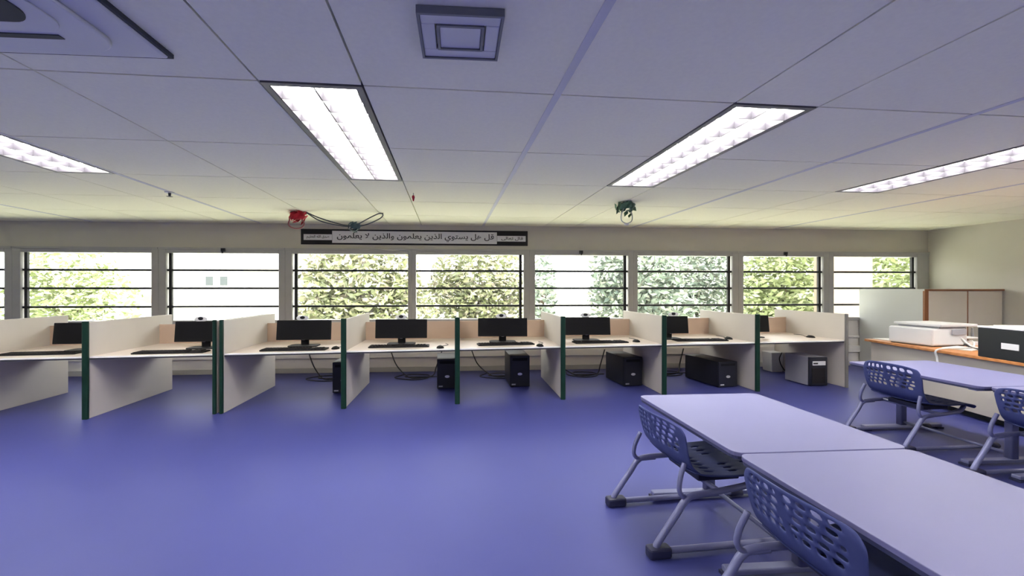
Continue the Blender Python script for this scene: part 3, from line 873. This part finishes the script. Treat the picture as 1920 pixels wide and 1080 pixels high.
MB().tube(smooth_path([(0.35, 0.25, 0.02), (0.2, 0.05, 0.10), (0.05, -0.05, 0.03), (ex - 0.03, -0.05, 0.012), (ex - 0.035, -0.04, -0.10), (ex - 0.02, -0.05, -0.22)]), 0.010, 6).build('cord', M['white'], cb, True)
MB().tube(smooth_path([(0.30, 0.18, 0.02), (0.12, 0.10, 0.13), (0.0, -0.10, 0.05), (0.18, -0.2, 0.02)]), 0.010, 6).build('cord', M['white'], cb, True)
MB().tube(smooth_path([(0.25, 0.10, 0.012), (0.06, 0.02, 0.06), (0.05, -0.16, 0.012)]), 0.012, 6).build('cord', M['cable'], cb, True)
MB().box(ex - 0.05, ex - 0.01, -0.075, -0.035, -0.27, -0.21).build('plug', M['cable'], cb)

# ------------------------------------------------------------------ tables
def make_table(x0, x1, y0, y1, label):
    W, Lh = (x1 - x0), (y1 - y0)
    root = tag(empty('table', ((x0 + x1) / 2, (y0 + y1) / 2, 0)), label, 'table', 'white classroom tables')
    pts = round_rect(-W / 2, W / 2, -Lh / 2, Lh / 2, 0.05, 5)
    t = MB().prism(pts, 0.700, 0.722).build('tabletop', M['tabletop'], root, bevel=0.003)
    MB().prism(round_rect(-W / 2 + 0.004, W / 2 - 0.004, -Lh / 2 + 0.004, Lh / 2 - 0.004, 0.05, 5), 0.684, 0.6995).build('underside_edge', M['table_edge'], t)
    for s in (-1, 1):
        y = s * (Lh / 2 - 0.14)
        MB().prism(round_rect(-0.035, 0.035, y - 0.03, y + 0.03, 0.012, 3), 0.05, 0.66).build('leg', M['steel'], root, True)
        b = MB().box(-W / 2 + 0.04, W / 2 - 0.04, y - 0.03, y + 0.03, 0.018, 0.05)
        b.build('foot', M['steel'], root, bevel=0.008)
        for sx in (-1, 1):
            MB().box(sx * (W / 2 - 0.07) - 0.04, sx * (W / 2 - 0.07) + 0.04, y - 0.035, y + 0.035, 0, 0.0175).build('glide', M['glide'], root)
        MB().box(-W / 2 + 0.12, W / 2 - 0.12, y - 0.03, y + 0.03, 0.655, 0.684).build('bracket', M['steel'], root)
    MB().tube([(0, -Lh / 2 + 0.17, 0.085), (0, Lh / 2 - 0.17, 0.085)], 0.014, 8).build('stretcher', M['steel'], root, True)
    return root
make_table(1.385, 2.335, 1.915, 3.0, 'white table in front, farther half of the near pair')
make_table(1.385, 2.325, 0.80, 1.905, 'white table nearest the camera, at the bottom right corner')
make_table(4.37, 5.36, 3.06, 4.22, 'white table beside the wooden counter, farther of the right pair')
make_table(4.42, 5.40, 1.9, 3.05, 'white table mostly beyond right picture edge, nearer of right pair')

# ------------------------------------------------------------------ chairs
def shell_grid(prof, width_fn, nx, hole, curve, name, parent, thick=0.012):
    """prof: list of (x,z) along the length; surface spans y; hole(i,j) removes faces"""
    nz = len(prof)
    vs = []
    for j, (px, pz) in enumerate(prof):
        w = width_fn(j / (nz - 1))
        for i in range(nx + 1):
            u = -1 + 2 * i / nx
            cx, cz = curve(u, j / (nz - 1))
            vs.append((px + cx, u * w, pz + cz))
    fs = []
    for j in range(nz - 1):
        for i in range(nx):
            if hole(i, j): continue
            a = j * (nx + 1) + i
            fs.append((a, a + 1, a + nx + 2, a + nx + 1))
    b = MB().add(vs, fs)
    used = sorted({k for f in b.f for k in f})
    mp = {k: n for n, k in enumerate(used)}
    b.v = [b.v[k] for k in used]; b.f = [tuple(mp[k] for k in f) for f in b.f]
    o = b.build(name, M['shell'], parent, True)
    s = o.modifiers.new('solid', 'SOLIDIFY'); s.thickness = thick; s.offset = 0
    sb = o.modifiers.new('sub', 'SUBSURF'); sb.levels = 1; sb.render_levels = 1
    return o
def lerp_prof(pts, n):
    sp = smooth_path([(p[0], 0, p[1]) for p in pts], 12)
    return [(sp[round(k * (len(sp) - 1) / (n - 1))].x, sp[round(k * (len(sp) - 1) / (n - 1))].z) for k in range(n)]
def make_chair(ztop):
    root = empty('chair')
    nx, nb = 30, 18
    bp = lerp_prof([(0.17, 0.44), (0.095, 0.50), (0.05, 0.60), (0.025, 0.68), (0.0, ztop)], nb)
    def bhole(i, j):
        if i < 3 or i > 26 or j < 7 or j > 15: return False
        if i in (14, 15): return False
        return (j % 2 == 1) and ((i + (j // 2)) % 3 != 0)
    shell_grid(bp, lambda t: 0.275 - 0.02 * (1 - t) - 0.035 * max(0, (t - 0.8) / 0.2) ** 2, nx, bhole, lambda u, t: (0.075 * u * u * (0.4 + 0.6 * t), -0.035 * abs(u) ** 3 * t), 'backrest', root)
    sp = lerp_prof([(0.155, 0.435), (0.24, 0.42), (0.42, 0.412), (0.60, 0.42), (0.70, 0.41), (0.735, 0.38)], nb)
    def shole(i, j):
        if i < 4 or i > 25 or j < 3 or j > 13: return False
        return (j % 3 == 1) and (i % 3 == 1) and not (11 < i < 18 and 6 < j < 10)
    shell_grid(sp, lambda t: 0.262 - 0.03 * max(0, (t - 0.75) / 0.25) ** 2, nx, shole, lambda u, t: (-0.03 * u * u * t, 0.022 * abs(u) ** 2.5 * (1 - t)), 'seat', root)
    for s in (-1, 1):
        y = s * 0.275
        pts = [(0.86, y, 0.03), (0.3, y, 0.03), (-0.06, y, 0.032), (-0.105, y, 0.05), (-0.08, y, 0.10), (0.02, y, 0.235), (0.07, y, 0.305), (0.13, y * 0.98, 0.335), (0.30, y * 0.95, 0.345), (0.52, y * 0.86, 0.36), (0.60, y * 0.8, 0.40)]
        MB().tube(smooth_path(pts, 6), 0.019, 8).build('side_frame', M['steel'], root, True)
        pts = [(0.085, y * 0.92, 0.52), (0.05, y * 0.96, 0.43), (0.045, y * 0.98, 0.36), (0.09, y * 0.98, 0.325), (0.2, y * 0.95, 0.33)]
        MB().tube(smooth_path(pts, 6), 0.014, 8).build('back_bracket', M['steel'], root, True)
        MB().prism(round_rect(-0.16, -0.02, y - 0.035, y + 0.035, 0.02, 4), 0.0, 0.06).build('rear_glide', M['glide'], root, bevel=0.012)
        MB().tube([(0.80, y, 0.03), (0.89, y, 0.03)], 0.027, 10).build('front_glide', M['glide'], root, True)
    MB().tube([(0.30, -0.262, 0.345), (0.30, 0.262, 0.345)], 0.016, 8).build('cross_bar', M['steel'], root, True)
    MB().box(0.24, 0.52, -0.16, 0.16, 0.355, 0.40).build('seat_mount', M['glide'], root, bevel=0.01)
    return root
chairs = [(1.225, 2.515, 0.06, 0.755, 'navy perforated chair tucked under the farther half of front pair'),
          (1.255, 1.50, 0.04, 0.765, 'navy perforated chair at the table nearest the camera'),
          (4.29, 3.76, 0.03, 0.80, 'navy perforated chair at the right table beside counter'),
          (4.33, 2.73, 0.02, 0.765, 'navy chair at right edge, mostly cut off, only its foot showing')]
for (x, y, rz, zt, lab) in chairs:
    c = make_chair(zt)
    c.location = (x, y, 0); c.rotation_euler = (0, 0, rz)
    tag(c, lab, 'chair', 'navy classroom chairs')
